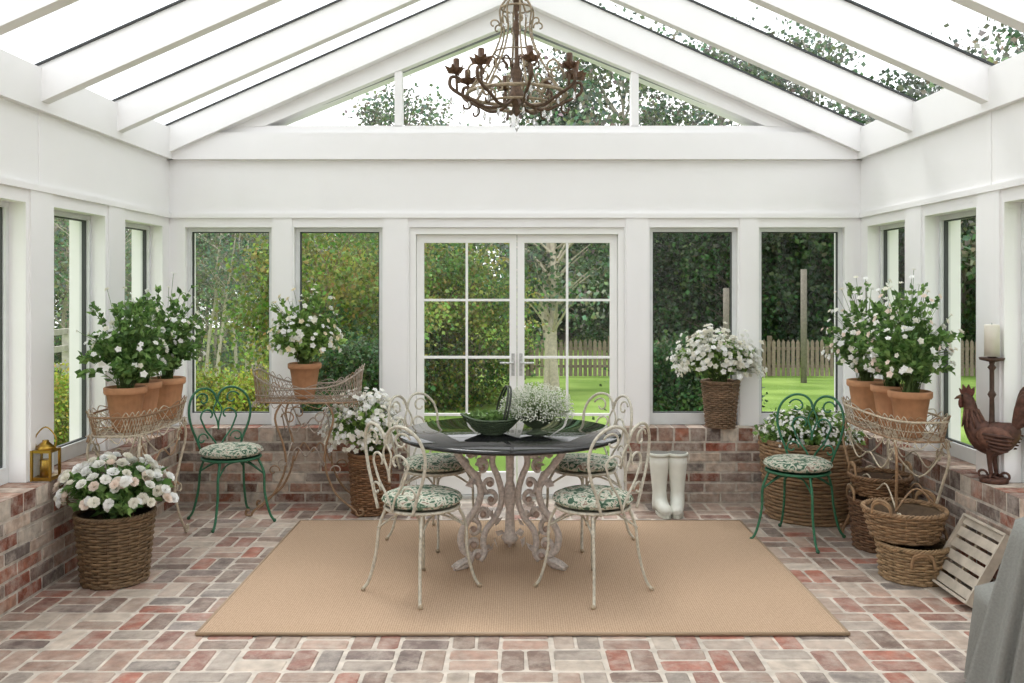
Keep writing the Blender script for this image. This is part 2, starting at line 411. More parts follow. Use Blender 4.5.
for s_ in (-1,1):
    mb.box((xc+s_*0.03-0.012,-0.03,0.93),(xc+s_*0.03+0.012,-0.02,1.10),M_METAL,hx('B9BAB8'))
    mb.tube([(xc+s_*0.03,-0.03,1.03),(xc+s_*0.03,-0.06,1.03),(xc+s_*0.13,-0.065,1.03)],0.008,M_METAL,hx('C9CAC8'))
mb.obj('door_handles',e)
# ceiling
e=empty('ceiling'); 
def rz(x): return 2.80+SL*(XU-abs(x))
raf=[5.88-0.935*k for k in range(8)]
mb=MB(); dk=MB()
for y in raf:
    for sg in (-1,1):
        mb.prism([(sg*(XU),2.60),(sg*XU,2.80),(0,rz(0)),(0,rz(0)-0.20)],'y',y-0.04,y+0.04,M_WHITE,WH)
        dk.prism([(sg*(XU+.1),rz(XU+.1)),(sg*(XU+.1),rz(XU+.1)+0.012),(0,rz(0)+0.012),(0,rz(0))],'y',y-0.055,y+0.055,M_GEN,hx('2E3233'))
for sg in (-1,1):
    mb.prism([(sg*(XU),2.60),(sg*XU,2.80),(0,rz(0)),(0,rz(0)-0.20)],'y',YU-0.10,YU-0.01,M_WHITE,WH)
    dk.prism([(sg*(XU+.1),rz(XU+.1)),(sg*(XU+.1),rz(XU+.1)+0.012),(0,rz(0)+0.012),(0,rz(0))],'y',YU-0.115,YO,M_GEN,hx('2E3233'))
mb.box((-0.06,Y0,3.74),(0.06,YU-0.01,3.99),M_WHITE,WH)
mb.obj('rafters',e); dk.obj('glazing_seals',e)
g=MB()
for sg in (-1,1):
    x=sg*(XU+0.15)
    g.quad([(x,Y0,rz(x)+0.014),(x,YO,rz(x)+0.014),(0,YO,rz(0)+0.014),(0,Y0,rz(0)+0.014)],M_RGLASS,(1,1,1))
g.obj('roof_glass',e)

# ================================================================= RUG
mb=MB(); mb.box((-1.5,-1.0,0),(1.5,1.0,0.012),M_RUG,(1,1,1))
for a,b in (((-1.5,-1),(1.5,-1)),((1.5,-1),(1.5,1)),((1.5,1),(-1.5,1)),((-1.5,1),(-1.5,-1))):
    mb.tube([(a[0],a[1],0.008),(b[0],b[1],0.008)],0.009,M_GEN,hx('A38C72'),6)
mb.obj('jute_rug',loc=(0.035,5.14,0.001))

# ================================================================= CHAIRS
def chair_meshes(col,col2):
    f=MB(); r=0.0085
    c=lambda: jit(col,0.05)
    zs=0.44
    f.tube(smooth([(0.195*math.cos(2*pi*k/16),0.195*math.sin(2*pi*k/16),zs) for k in range(16)],2,True),0.009,M_METAL,c(),6,closed=True)
    f.lathe([(0.19,zs-0.004),(0.19,zs+0.002)],M_METAL,col,32)
    for sx in (-1,1):
        f.tube(smooth([(sx*0.13,0.13,zs),(sx*0.16,0.165,0.34),(sx*0.165,0.17,0.2),(sx*0.19,0.195,0.06),(sx*0.215,0.215,0.008)],5),r,M_METAL,c())
        f.tube(smooth([(sx*0.13,-0.13,zs),(sx*0.155,-0.16,0.34),(sx*0.165,-0.175,0.2),(sx*0.19,-0.2,0.06),(sx*0.215,-0.225,0.008)],5),r,M_METAL,c())
        for sy in (-1,1): f.ball((sx*0.215,sy*0.22 if sy<0 else 0.215,0.010),0.013,M_METAL,col2)
        f.tube(smooth([(sx*0.16,0.165,0.33),(sx*0.08,0.10,0.40),(0,0.09,0.42)],5),0.006,M_METAL,c(),5)
        f.tube(smooth([(sx*0.16,-0.17,0.33),(sx*0.08,-0.10,0.40),(0,-0.09,0.42)],5),0.006,M_METAL,c(),5)
        f.tube(smooth([(sx*0.16,0.165,0.33),(sx*0.10,0.0,0.41),(sx*0.16,-0.17,0.33)],6),0.006,M_METAL,c(),5)
    def bp(u,z): return (u,-0.15-0.06*(1-(u/0.24)**2)-0.20*(z-zs)*0.6,z)
    arch=[(-0.13,zs),(-0.165,0.54),(-0.205,0.64),(-0.222,0.74),(-0.20,0.83),(-0.14,0.885),(-0.07,0.89),(-0.02,0.855),(0,0.80)]
    for s_ in (-1,1):
        f.tube(smooth([bp(s_*u,z) for u,z in arch],5),r,M_METAL,c())
        inn=[(0.0,zs+0.01),(0.03,0.52),(0.09,0.60),(0.125,0.68)]
        sp=spiral(0.068,0.70,0.062,0.018,-0.2,3.9,16)
        f.tube(smooth([bp(s_*u,z) for u,z in inn],4)[:-1]+[Vector(bp(s_*u,z)) for u,z in sp],0.0068,M_METAL,c(),5)
        sp2=spiral(0.105,0.815,0.052,0.016,pi*0.1,pi*1.9,16)
        f.tube([bp(s_*u,z) for u,z in sp2],0.006,M_METAL,c(),5)
        sp3=spiral(0.125,0.545,0.045,0.014,pi*1.0,-pi*0.9,14)
        f.tube([bp(s_*u,z) for u,z in sp3],0.006,M_METAL,c(),5)
        f.tube(smooth([bp(0,0.80),bp(s_*0.03,0.74),bp(s_*0.006,0.66),bp(0,0.60)],4),0.006,M_METAL,c(),5)
    q=MB()
    q.lathe([(0.02,0.452),(0.16,0.452),(0.198,0.462),(0.210,0.478),(0.205,0.498),(0.17,0.513),(0.08,0.519),(0.01,0.518)],M_FLORAL,(1,1,1),40)
    q.tube(smooth([(0.209*math.cos(2*pi*k/16),0.209*math.sin(2*pi*k/16),0.481) for k in range(16)],2,True),0.005,M_FLORAL,(1,1,1),5,closed=True)
    return f.mesh('chair_frame'),q.mesh('seat_cushion')
cw=chair_meshes(hx('BEB8A8'),hx('A8977F')); cg=chair_meshes(hx('2F6B4C'),hx('28583C'))
def chair(name,ms,x,y,ang,z=0.0,sc=1):
    e=empty(name,(x,y,z),ang,sc=sc); inst('chair_frame',ms[0],e); inst('seat_cushion',ms[1],e)
chair('dining_chair',cw,-0.49,4.75,math.radians(-40),0.013)
chair('dining_chair',cw,0.41,4.75,math.radians(40),0.013)
chair('dining_chair',cw,-0.50,5.70,math.radians(-128),0.013)
chair('dining_chair',cw,0.44,5.70,math.radians(128),0.013)
chair('cafe_chair',cg,-1.95,6.19,math.radians(-140),0,1.0)
chair('cafe_chair',cg,1.80,5.73,math.radians(140),0,1.0)

# ================================================================= TABLE
TX,TY=-0.03,5.25
e=empty('round_dining_table',(TX,TY,0.013))
mb=MB(); mb.lathe([(0.60,0.722),(0.628,0.724),(0.645,0.732),(0.645,0.742),(0.636,0.750),(0.01,0.750)],M_BLACK,(0,0,0),96); mb.obj('table_top',e)
mb=MB(); CI=hx('C8BEB7'); CI2=hx('AC968A')
for ang in (90,212,328):
    A=math.radians(ang); ca,sa=math.cos(A),math.sin(A)
    def L(pts,off=0): return [Vector((u*ca-off*sa,u*sa+off*ca,z)) for u,z in pts]
    up=(-sa,ca,0)
    outer=[(0.36,0.715),(0.35,0.66),(0.29,0.58),(0.22,0.50),(0.195,0.42),(0.22,0.34),(0.28,0.27),(0.325,0.19),(0.31,0.11),(0.26,0.06),(0.29,0.02),(0.37,0.012)]
    inner=[(0.08,0.715),(0.10,0.66),(0.12,0.58),(0.085,0.50),(0.06,0.42),(0.06,0.34),(0.10,0.26),(0.16,0.20),(0.18,0.13),(0.17,0.07),(0.20,0.03)]
    mb.tube(smooth(L(outer),5),0.022,M_METAL,CI,6,up=up,flat=0.6); mb.tube(smooth(L(inner),5),0.020,M_METAL,CI,6,up=up,flat=0.6)
    mb.tube(smooth(L([(0.05,0.705),(0.2,0.705),(0.42,0.712)]),4),0.014,M_METAL,CI,6)
    for (cx,cz,r0,a0,a1) in ((0.27,0.645,0.06,0,4.6),(0.165,0.65,0.045,3.1,7.4),(0.19,0.56,0.05,1.0,5.6),(0.135,0.46,0.052,-1.2,3.4),(0.13,0.37,0.05,1.2,5.8),(0.18,0.29,0.052,-0.6,4.0),(0.245,0.215,0.055,1.4,6.2),(0.24,0.125,0.055,-1,3.8),(0.215,0.06,0.034,0,5)):
        mb.tube(L(spiral(cx,cz,r0,0.01,a0,a1,16)),0.0145,M_METAL,jit(CI,0.05),5,up=up,flat=0.7)
        mb.ball(tuple(L([(cx,cz)])[0]),0.020,M_METAL,CI2,6,4)
    for k in range(20):
        t=k/19; z=0.67-0.58*t; u=0.17+0.07*math.sin(t*5+0.5)
        p=L([(u,z)])[0]; mb.leaf(p,Vector((ca*math.cos(k),sa*math.cos(k),math.sin(k))),0.02,0.07,M_METAL,CI,R)
    for q in range(3): mb.tube(smooth(L([(0.37,0.012),(0.33,0.035),(0.27,0.05)],(q-1)*0.018),3),0.012,M_METAL,CI,5)
mb.lathe([(0.03,0.10),(0.05,0.13),(0.03,0.17),(0.024,0.30),(0.04,0.36),(0.04,0.40),(0.022,0.46),(0.024,0.60),(0.05,0.66),(0.10,0.705),(0.10,0.722)],M_METAL,CI,20)
mb.lathe([(0.44,0.708),(0.46,0.714),(0.46,0.722),(0.44,0.722)],M_METAL,CI2,48)
mb.obj('cast_iron_base',e)

# trug basket on table
e=empty('garden_trug',(-0.13,5.17,0.763),rot=math.radians(12)); mb=MB(); GR=hx('3C4A34'); GR2=hx('4E5C40')
rows=7
def trug(t,s,off=0):
    a=0.075+0.105*s; b=0.05+0.075*s
    return Vector(((a+off)*math.cos(t)*1.0,(b+off)*math.sin(t),0.012+0.075*s**1.3+0.03*s*abs(math.cos(t))**3))
for rr in range(rows):
    s_=rr/(rows-1)
    mb.tube([trug(2*pi*k/36,s_)+Vector((0,0,0)) for k in range(36)],0.0068,M_METAL,jit(GR,0.2),5,closed=True)
for k in range(24):
    t=2*pi*k/24; mb.tube([trug(t,q/5,0.003) for q in range(6)],0.004,M_METAL,GR2,4)
i=len(mb.v)
for rr in range(5):
    for k in range(36): mb.v.append(tuple(trug(2*pi*k/36,rr/4,-0.006)))
for rr in range(4):
    for k in range(36): mb.face([i+rr*36+k,i+rr*36+(k+1)%36,i+(rr+1)*36+(k+1)%36,i+(rr+1)*36+k],M_METAL,hx('2C3826'),True)
mb.face([i+k for k in range(36)],M_METAL,hx('2C3826'))
mb.lathe([(0.06,0),(0.065,0.004),(0.055,0.014)],M_METAL,GR,24)
for o in (-0.008,0.008):
    mb.tube(smooth([(0.05+o,-0.115,0.09),(0.07+o,-0.115,0.18),(0.09+o,-0.05,0.26),(0.09+o,0.05,0.26),(0.07+o,0.115,0.18),(0.05+o,0.115,0.09)],6),0.006,M_METAL,hx('262B20'),6)
mb.obj('basket_body',e)
mb=MB()
for k in range(260):
    a=R.uniform(0,2*pi); q=math.sqrt(R.random()); p=Vector((0.14*q*math.cos(a),0.095*q*math.sin(a),0.08+R.uniform(0,0.03)))
    mb.leaf(p,Vector((R.uniform(-1,1),R.uniform(-1,1),R.uniform(0.0,.5))),0.010,0.045,M_LEAF,jit(hx('6E8A50'),0.3),R)
mb.obj('greenery',e)
# baby's breath
e=empty('babys_breath_bowl',(0.125,5.18,0.763)); mb=MB()
mb.lathe([(0.055,0),(0.058,0.006),(0.03,0.016),(0.022,0.03),(0.05,0.045),(0.085,0.075),(0.10,0.105),(0.104,0.108),(0.096,0.106),(0.08,0.08),(0.01,0.055)],M_METAL,hx('47543E'),32,sx=1.1)
mb.obj('pedestal_bowl',e); mb=MB()
for k in range(2800):
    th=R.uniform(0,2*pi); ph=math.acos(R.uniform(-0.35,1)); q=R.uniform(0.6,1.08)
    p=Vector((0.205*q*math.sin(ph)*math.cos(th),0.16*q*math.sin(ph)*math.sin(th),0.135+0.15*q*math.cos(ph)))
    if k%4==0: mb.tube([(p.x*0.2,p.y*0.2,0.09),tuple(p)],0.0011,M_LEAF,hx('93A878'),3)
    s=R.uniform(0.003,0.0052); i=len(mb.v); c=jit(hx('E8E9DE'),0.06)
    mb.v+=[tuple(p+Vector(d)*s) for d in ((1,0,0),(0,1,0),(-1,0,0),(0,-1,0),(0,0,1),(0,0,-1))]
    for f in ((0,1,4),(1,2,4),(2,3,4),(3,0,4),(1,0,5),(2,1,5),(3,2,5),(0,3,5)): mb.face([i+z for z in f],M_LEAF,c)
mb.obj('babys_breath_flowers',e)

# ================================================================= CHANDELIER
CX,CY=0.01,5.25
e=empty('chandelier',(CX,CY,0.07)); mb=MB(); RB=hx('5E4A3A'); RB2=hx('9A8B74'); 
mb.lathe([(0.012,3.42),(0.02,3.36),(0.012,3.32),(0.022,3.28),(0.05,3.25),(0.055,3.235),(0.02,3.21),(0.012,3.10),(0.026,3.05),(0.012,3.0),(0.012,2.84),(0.036,2.78),(0.022,2.72),(0.045,2.66),(0.055,2.63),(0.025,2.60),(0.016,2.575),(0.026,2.555),(0.005,2.53)],M_RUST,RB,16)
for rr_,zz_,tt in ((0.29,2.655,0.011),(0.20,2.60,0.008),(0.09,3.16,0.006),(0.13,2.90,0.005)):
    mb.tube([(rr_*math.cos(a*pi/20),rr_*math.sin(a*pi/20),zz_) for a in range(40)],tt,M_RUST,RB2,6,closed=True)
cr=MB()
N=8
for k in range(N):
    A=2*pi*k/N+0.2; ca,sa=math.cos(A),math.sin(A)
    L=lambda pts:[Vector((u*ca,u*sa,z)) for u,z in pts]
    mb.tube(smooth(L([(0.03,2.64),(0.10,2.585),(0.19,2.58),(0.27,2.62),(0.34,2.65),(0.39,2.69),(0.385,2.74),(0.345,2.74),(0.34,2.71)]),5),0.010,M_RUST,RB)
    mb.tube(L([(0.35,2.65),(0.355,2.76)]),0.008,M_RUST,RB)
    mb.tube(smooth(L([(0.28,2.66),(0.23,2.72),(0.17,2.71),(0.15,2.67),(0.18,2.65),(0.20,2.67)]),4),0.007,M_RUST,RB2,5)
    mb.tube(smooth(L([(0.03,3.24),(0.07,3.20),(0.10,3.14),(0.09,3.02),(0.13,2.90),(0.21,2.77),(0.29,2.66)]),5),0.006,M_RUST,RB2,5)
    mb.tube(smooth(L([(0.05,3.25),(0.09,3.28),(0.11,3.25),(0.09,3.23)]),4),0.005,M_RUST,RB2,5)
    # curled scrolls
    mb.tube(L(spiral(0.235,2.79,0.055,0.014,-0.6,4.6,16)),0.0065,M_RUST,RB2,5)
    mb.tube(L(spiral(0.11,2.83,0.05,0.012,3.6,-1.6,16)),0.006,M_RUST,RB,5)
    mb.tube(L(spiral(0.30,2.585,0.04,0.012,1.6,6.4,14)),0.006,M_RUST,RB,5)
    mb.tube(L(spiral(0.135,3.06,0.035,0.01,3.4,-1.4,12)),0.005,M_RUST,RB2,5)
    p=L([(0.355,2.76)])[0]
    mb.lathe([(0.010,0),(0.030,0.012),(0.042,0.03),(0.040,0.036),(0.018,0.032),(0.018,0.085),(0.015,0.09)],M_RUST,hx('5A4232'),10,tuple(p))
    for q in range(6):
        a=A+2*pi*q/6; mb.leaf(p+Vector((0,0,0.0)),Vector((math.cos(a),math.sin(a),0.7)),0.020,0.085,M_RUST,hx('6A503C'),R)
    for (u,z) in ((0.28,2.64),(0.385,2.66),(0.19,2.58)):
        q=L([(u,z)])[0]; cr.tube([tuple(q),tuple(q-Vector((0,0,0.03)))],0.001,M_RUST,RB2,3); cr.lathe([(0.001,-0.08),(0.010,-0.06),(0.006,-0.035),(0.001,-0.03)],M_CRYSTAL,(1,1,1),6,tuple(q))
    for q in range(14):
        t=q/13; u=0.06+0.22*t; z=3.12-0.45*t-0.10*math.sin(pi*t); pp=L([(u,z)])[0]
        cr.ball(tuple(pp),0.008,M_CRYSTAL,(1,1,1),5,4)
cr.lathe([(0.001,2.44),(0.016,2.47),(0.010,2.50),(0.001,2.53)],M_CRYSTAL,(1,1,1),8)
z=3.41
k=0
while z<3.66:
    pts=[]
    for a in range(10):
        t=2*pi*a/10; d=0.010*math.cos(t); pts.append((d if k%2 else 0,0 if k%2 else d,z+0.016+0.02*math.sin(t)))
    mb.tube(pts,0.003,M_RUST,RB,5,closed=True); z+=0.030; k+=1
mb.obj('chandelier_frame',e); cr.obj('crystal_drops',e)

# ================================================================= WICKER BASKETS
def wicker(mb,rb,rt,h,c=(0,0,0),col=hx('8B6B4C'),st=0.009,stakes=22,bulge=0.0,rim=True):
    rows=max(3,int(h/(st*1.75))); seg=stakes*3
    def rad(t): return rb+(rt-rb)*t+bulge*math.sin(pi*t)
    for r_ in range(rows):
        t=(r_+0.5)/rows; z=t*h; q=rad(t); cc=jit(col,0.22)
        mb.tube([(c[0]+(q+0.006*math.cos(stakes/2*2*pi*k/seg+pi*r_))*math.cos(2*pi*k/seg),c[1]+(q+0.006*math.cos(stakes/2*2*pi*k/seg+pi*r_))*math.sin(2*pi*k/seg),c[2]+z) for k in range(seg)],st*0.92,M_WICK,cc,5,closed=True)
    for k in range(stakes):
        a=2*pi*(k+0.25)/stakes
        mb.tube([(c[0]+rad(t/4)*math.cos(a),c[1]+rad(t/4)*math.sin(a),c[2]+h*t/4) for t in range(5)],0.006,M_WICK,jit(col,0.2),4)
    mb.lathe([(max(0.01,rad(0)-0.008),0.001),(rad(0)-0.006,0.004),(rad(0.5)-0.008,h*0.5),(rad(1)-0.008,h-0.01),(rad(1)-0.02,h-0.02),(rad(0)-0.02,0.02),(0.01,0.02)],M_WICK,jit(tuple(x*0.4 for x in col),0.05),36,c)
    if rim:
        for o in (0,1,2):
            mb.tube([(c[0]+(rt+0.008*math.cos(18*2*pi*k/108+o*2*pi/3))*math.cos(2*pi*k/108),c[1]+(rt+0.008*math.cos(18*2*pi*k/108+o*2*pi/3))*math.sin(2*pi*k/108),c[2]+h+0.008*math.sin(18*2*pi*k/108+o*2*pi/3)) for k in range(108)],0.007,M_WICK,jit(col,0.12),5,closed=True)
            mb.tube([(c[0]+(rb+0.006*math.cos(14*2*pi*k/84+o*2*pi/3))*math.cos(2*pi*k/84),c[1]+(rb+0.006*math.cos(14*2*pi*k/84+o*2*pi/3))*math.sin(2*pi*k/84),c[2]+0.012+0.006*math.sin(14*2*pi*k/84+o*2*pi/3)) for k in range(84)],0.006,M_WICK,jit(col,0.12),5,closed=True)
def bush(mb,base,ctr,rad,nst,lps,ls,lpal,nfl,fr,fpal,rnd,petals=6,layers=2,lowcut=-0.25,fcl=1,kind='flower'):
    base=Vector(base); ctr=Vector(ctr)
    for k in range(nst):
        th=rnd.uniform(0,2*pi); ph=math.acos(rnd.uniform(lowcut,1)); q=rnd.uniform(0.6,1.12)
        tip=ctr+Vector((rad[0]*q*math.sin(ph)*math.cos(th),rad[1]*q*math.sin(ph)*math.sin(th),rad[2]*q*math.cos(ph)))
        mid=(base+tip)/2+Vector((0,0,0.05*rad[2]/0.2))
        b2=base+Vector((rnd.uniform(-1,1),rnd.uniform(-1,1),0))*0.04
        pts=smooth([b2,mid,tip],4); mb.tube(pts,[0.003,0.0015],M_LEAF,jit(hx('5F7440'),0.2,rnd),3,cap=False)
        n=len(pts)
        for j_ in range(lps):
            t=0.25+0.75*rnd.random(); i=min(n-2,int(t*(n-1))); f=t*(n-1)-i
            p=pts[i].lerp(pts[i+1],f); ax=(pts[i+1]-pts[i]).normalized()
            d=ax+Vector((rnd.gauss(0,1),rnd.gauss(0,1),rnd.gauss(0.1,.8)))*0.9
            mb.leaf(p,d,ls*rnd.uniform(0.22,0.36),ls*rnd.uniform(0.7,1.3),M_LEAF,jit(rnd.choice(lpal),0.25,rnd),rnd)
    for k in range(nfl):
        th=rnd.uniform(0,2*pi); ph=math.acos(rnd.uniform(lowcut,1)); q=rnd.uniform(0.85,1.12)
        d=Vector((math.sin(ph)*math.cos(th),math.sin(ph)*math.sin(th),math.cos(ph)))
        tip=ctr+Vector((rad[0]*q*d.x,rad[1]*q*d.y,rad[2]*q*d.z))
        mb.tube([ctr+(tip-ctr)*0.5,tip],0.0015,M_LEAF,hx('6F8450'),3,cap=False)
        for z in range(fcl):
            o=Vector((rnd.gauss(0,1),rnd.gauss(0,1),rnd.gauss(0,1)))*(0 if fcl==1 else fr*1.1)
            dd=d+Vector((rnd.gauss(0,.3),rnd.gauss(0,.3),rnd.gauss(0.2,.3))); c=jit(rnd.choice(fpal),0.04,rnd)
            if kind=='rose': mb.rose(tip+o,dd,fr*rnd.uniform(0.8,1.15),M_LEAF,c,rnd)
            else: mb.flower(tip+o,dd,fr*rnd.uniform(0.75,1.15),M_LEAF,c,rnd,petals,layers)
LG=[hx(h) for h in ('66884A','7A9C58','4E7238','88A862','5E7E4C')]
LB=[hx(h) for h in ('86A658','98B866','74964E','648648')]
FW=[hx(h) for h in ('F6F5EF','F3F0E4','FAFAF8')]; FP=FW+[hx('F2E2D6')]
def basket_with(name,x,y,z,rb,rt,h,col,**k):
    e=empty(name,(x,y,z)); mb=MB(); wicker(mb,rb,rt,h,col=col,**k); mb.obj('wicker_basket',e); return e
BR=hx('8E7152')
rnd=random.Random(3)
e=basket_with('rose_basket',-2.19,4.93,0,0.165,0.20,0.37,hx('6E583F'))
mb=MB(); bush(mb,(0,0,0.30),(0,0,0.43),(0.28,0.24,0.20),100,14,0.055,LG,0,0,FW,rnd,lowcut=0)
bush(mb,(0,0,0.30),(0,0,0.44),(0.28,0.25,0.22),0,0,0.05,LG,150,0.028,FW+FW+[hx('F4E6DA')],rnd,lowcut=0.0,kind='rose'); mb.obj('white_roses',e)
e=basket_with('flower_basket',-1.03,6.42,0,0.125,0.15,0.42,hx('7A583C'))
mb=MB(); bush(mb,(0,0,0.38),(-0.04,0,0.56),(0.28,0.18,0.29),60,10,0.05,LB,170,0.024,FW,rnd,5,2,lowcut=-0.2,fcl=3); mb.obj('white_blossoms',e)
e=basket_with('flower_basket',1.54,6.75,ZB,0.10,0.135,0.34,hx('78604A'))
mb=MB(); bush(mb,(0,0,0.30),(-0.04,-0.06,0.44),(0.32,0.12,0.27),60,8,0.05,LB,170,0.025,FW,rnd,5,2,lowcut=-0.1,fcl=3); mb.obj('white_blossoms',e)
e=basket_with('large_planter_basket',2.07,6.32,0,0.29,0.34,0.54,hx('8A6F52'),st=0.014,stakes=26)
mb=MB(); bush(mb,(0,0,0.5),(0,0,0.54),(0.35,0.30,0.20),200,18,0.045,LB,340,0.014,FW,rnd,5,1,lowcut=0.0,fcl=2); mb.obj('flowering_plant',e)
def handle(mb,cx,cy,cz,ang,r,w=0.06,h=0.07,col=BR):
    A=math.radians(ang); p=Vector((cx+r*math.cos(A),cy+r*math.sin(A),cz)); t=Vector((-math.sin(A),math.cos(A),0))
    for o in (0,0.012):
        mb.tube(smooth([p-t*w,p-t*w*0.8+V(0,0,h*0.7+o),p+V(0,0,h+o),p+t*w*0.8+V(0,0,h*0.7+o),p+t*w],5),0.008,M_WICK,jit(col,0.15),6)
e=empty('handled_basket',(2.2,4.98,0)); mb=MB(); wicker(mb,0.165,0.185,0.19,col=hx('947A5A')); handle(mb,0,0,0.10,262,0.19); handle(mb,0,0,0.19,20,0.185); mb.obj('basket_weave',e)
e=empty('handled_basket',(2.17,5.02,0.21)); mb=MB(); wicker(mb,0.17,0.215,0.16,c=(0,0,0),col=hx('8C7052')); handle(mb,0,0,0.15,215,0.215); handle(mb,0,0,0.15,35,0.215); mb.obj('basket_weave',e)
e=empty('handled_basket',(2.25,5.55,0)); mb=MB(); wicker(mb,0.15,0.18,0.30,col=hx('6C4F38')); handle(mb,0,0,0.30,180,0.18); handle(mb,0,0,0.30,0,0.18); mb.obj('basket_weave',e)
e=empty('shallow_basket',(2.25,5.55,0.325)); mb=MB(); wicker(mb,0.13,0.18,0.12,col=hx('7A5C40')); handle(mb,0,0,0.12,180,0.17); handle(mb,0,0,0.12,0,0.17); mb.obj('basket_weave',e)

# ================================================================= PLANT STANDS
def stand(name,x,y,rot,a,b,z0,z1,raise_=0.0,spread=0.0,col=hx('BFB29C')):
    e=empty(name,(x,y,0),rot); mb=MB(); n=64
    def per(t,off=0,ex=0.55):
        cc,ss=math.cos(t),math.sin(t); return ((a+off)*math.copysign(abs(cc)**ex,cc),(b+off)*math.copysign(abs(ss)**ex,ss))
    def zt(px): return z1+raise_*(abs(px)/a)**3
    cj=lambda: jit(col if R.random()<0.7 else hx('97785A'),0.12)
    for (off,zz,rr) in ((0.02,None,0.007),(0.0,z0,0.007),(0.006,(z0+z1)/2,0.004)):
        pts=[]
        for k in range(n):
            p=per(2*pi*k/n,off); pts.append((p[0],p[1],zz if zz is not None else zt(p[0])))
        mb.tube(pts,rr,M_METAL,cj(),5,closed=True)
    for k in range(n):
        for dk in (-2,2):
            p=per(2*pi*k/n,0.0); q=per(2*pi*(k+dk)/n,0.02); mb.tube([(p[0],p[1],z0),(q[0],q[1],zt(q[0]))],0.0024,M_METAL,cj(),4,cap=False)
        if k%2==0:
            p1=per(2*pi*k/n,0.02);p2=per(2*pi*(k+2)/n,0.02);pm=per(2*pi*(k+1)/n,0.03)
            mb.tube(smooth([(p1[0],p1[1],zt(p1[0])),(pm[0],pm[1],zt(pm[0])+0.03),(p2[0],p2[1],zt(p2[0]))],3),0.003,M_METAL,cj(),4)
            mb.tube(smooth([(p1[0],p1[1],z0),(pm[0],pm[1],z0-0.035),(p2[0],p2[1],z0)],3),0.003,M_METAL,cj(),4)
    k=-a+0.03
    while k<a-0.02:
        mb.tube([(k,-b*0.97,z0),(k,b*0.97,z0)],0.003,M_METAL,cj(),4); k+=0.035
    k=-b+0.03
    while k<b-0.02:
        mb.tube([(-a*0.98,k,z0+0.003),(a*0.98,k,z0+0.003)],0.003,M_METAL,cj(),4); k+=0.05
    for sx in (-1,1):
        lx=a*0.80*(1 if spread==0 else 0.55)
        for sy in (-1,1):
            ly=b*0.85
            o=spread
            pts=[(sx*lx,sy*ly,z0),(sx*(lx+0.045),sy*(ly+0.01),z0*0.86),(sx*(lx-0.01),sy*ly*0.92,z0*0.62),(sx*(lx-0.045+o*0.2),sy*ly*0.8,z0*0.42),(sx*(lx-0.01+o*0.5),sy*ly*0.9,z0*0.2),(sx*(lx+0.05+o),sy*ly,0.05),(sx*(lx+0.075+o),sy*ly,0.012),(sx*(lx+0.11+o),sy*ly,0.02),(sx*(lx+0.105+o),sy*ly,0.05),(sx*(lx+0.085+o),sy*ly,0.045)]
            mb.tube(smooth(pts,5),0.0085,M_METAL,cj(),6)
            sp=[(sx*(lx-0.05)+sx*0.001+p[0]*sx,sy*ly,p[1]) for p in spiral(0,z0*0.86,0.055,0.012,0.2,5.8,16)]
            mb.tube(sp,0.005,M_METAL,cj(),5)
            sp=[(sx*(lx+0.02+o*0.3)+p[0]*sx,sy*ly*0.85,p[1]) for p in spiral(0,z0*0.40,0.045,0.010,3.2,-2.4,16)]
            mb.tube(sp,0.005,M_METAL,cj(),5)
        mb.tube(smooth([(sx*(lx-0.02),-b*0.8,z0*0.45),(sx*(lx-0.04),0,z0*0.62),(sx*(lx-0.02),b*0.8,z0*0.45)],5),0.006,M_METAL,cj(),5)
        mb.tube(smooth([(sx*lx,-b*0.85,z0*0.9),(sx*lx,0,z0*0.72),(sx*lx,b*0.85,z0*0.9)],5),0.005,M_METAL,cj(),5)
    for sy in (-1,1):
        ly=b*0.85; lx=a*0.80*(1 if spread==0 else 0.55)
        mb.tube(smooth([(-lx,sy*ly,z0*0.95),(-lx*0.5,sy*ly,z0*0.74),(0,sy*ly,z0*0.82),(lx*0.5,sy*ly,z0*0.74),(lx,sy*ly,z0*0.95)],6),0.005,M_METAL,cj(),5)
        mb.tube(smooth([(-lx+0.03,sy*ly*0.8,z0*0.43),(-lx*0.4,sy*ly*0.7,z0*0.60),(0,sy*ly*0.7,z0*0.52),(lx*0.4,sy*ly*0.7,z0*0.60),(lx-0.03,sy*ly*0.8,z0*0.43)],6),0.005,M_METAL,cj(),5)
    mb.obj('wirework_frame',e); return e
stand('wire_plant_stand',-2.28,5.47,pi/2,0.40,0.16,0.76,0.87)
stand('wire_plant_stand',2.27,5.42,pi/2,0.46,0.16,0.75,0.86)
stand('wire_plant_stand',-1.47,6.42,0,0.36,0.16,0.80,0.90,raise_=0.10,spread=0.14,col=hx('A3968A'))

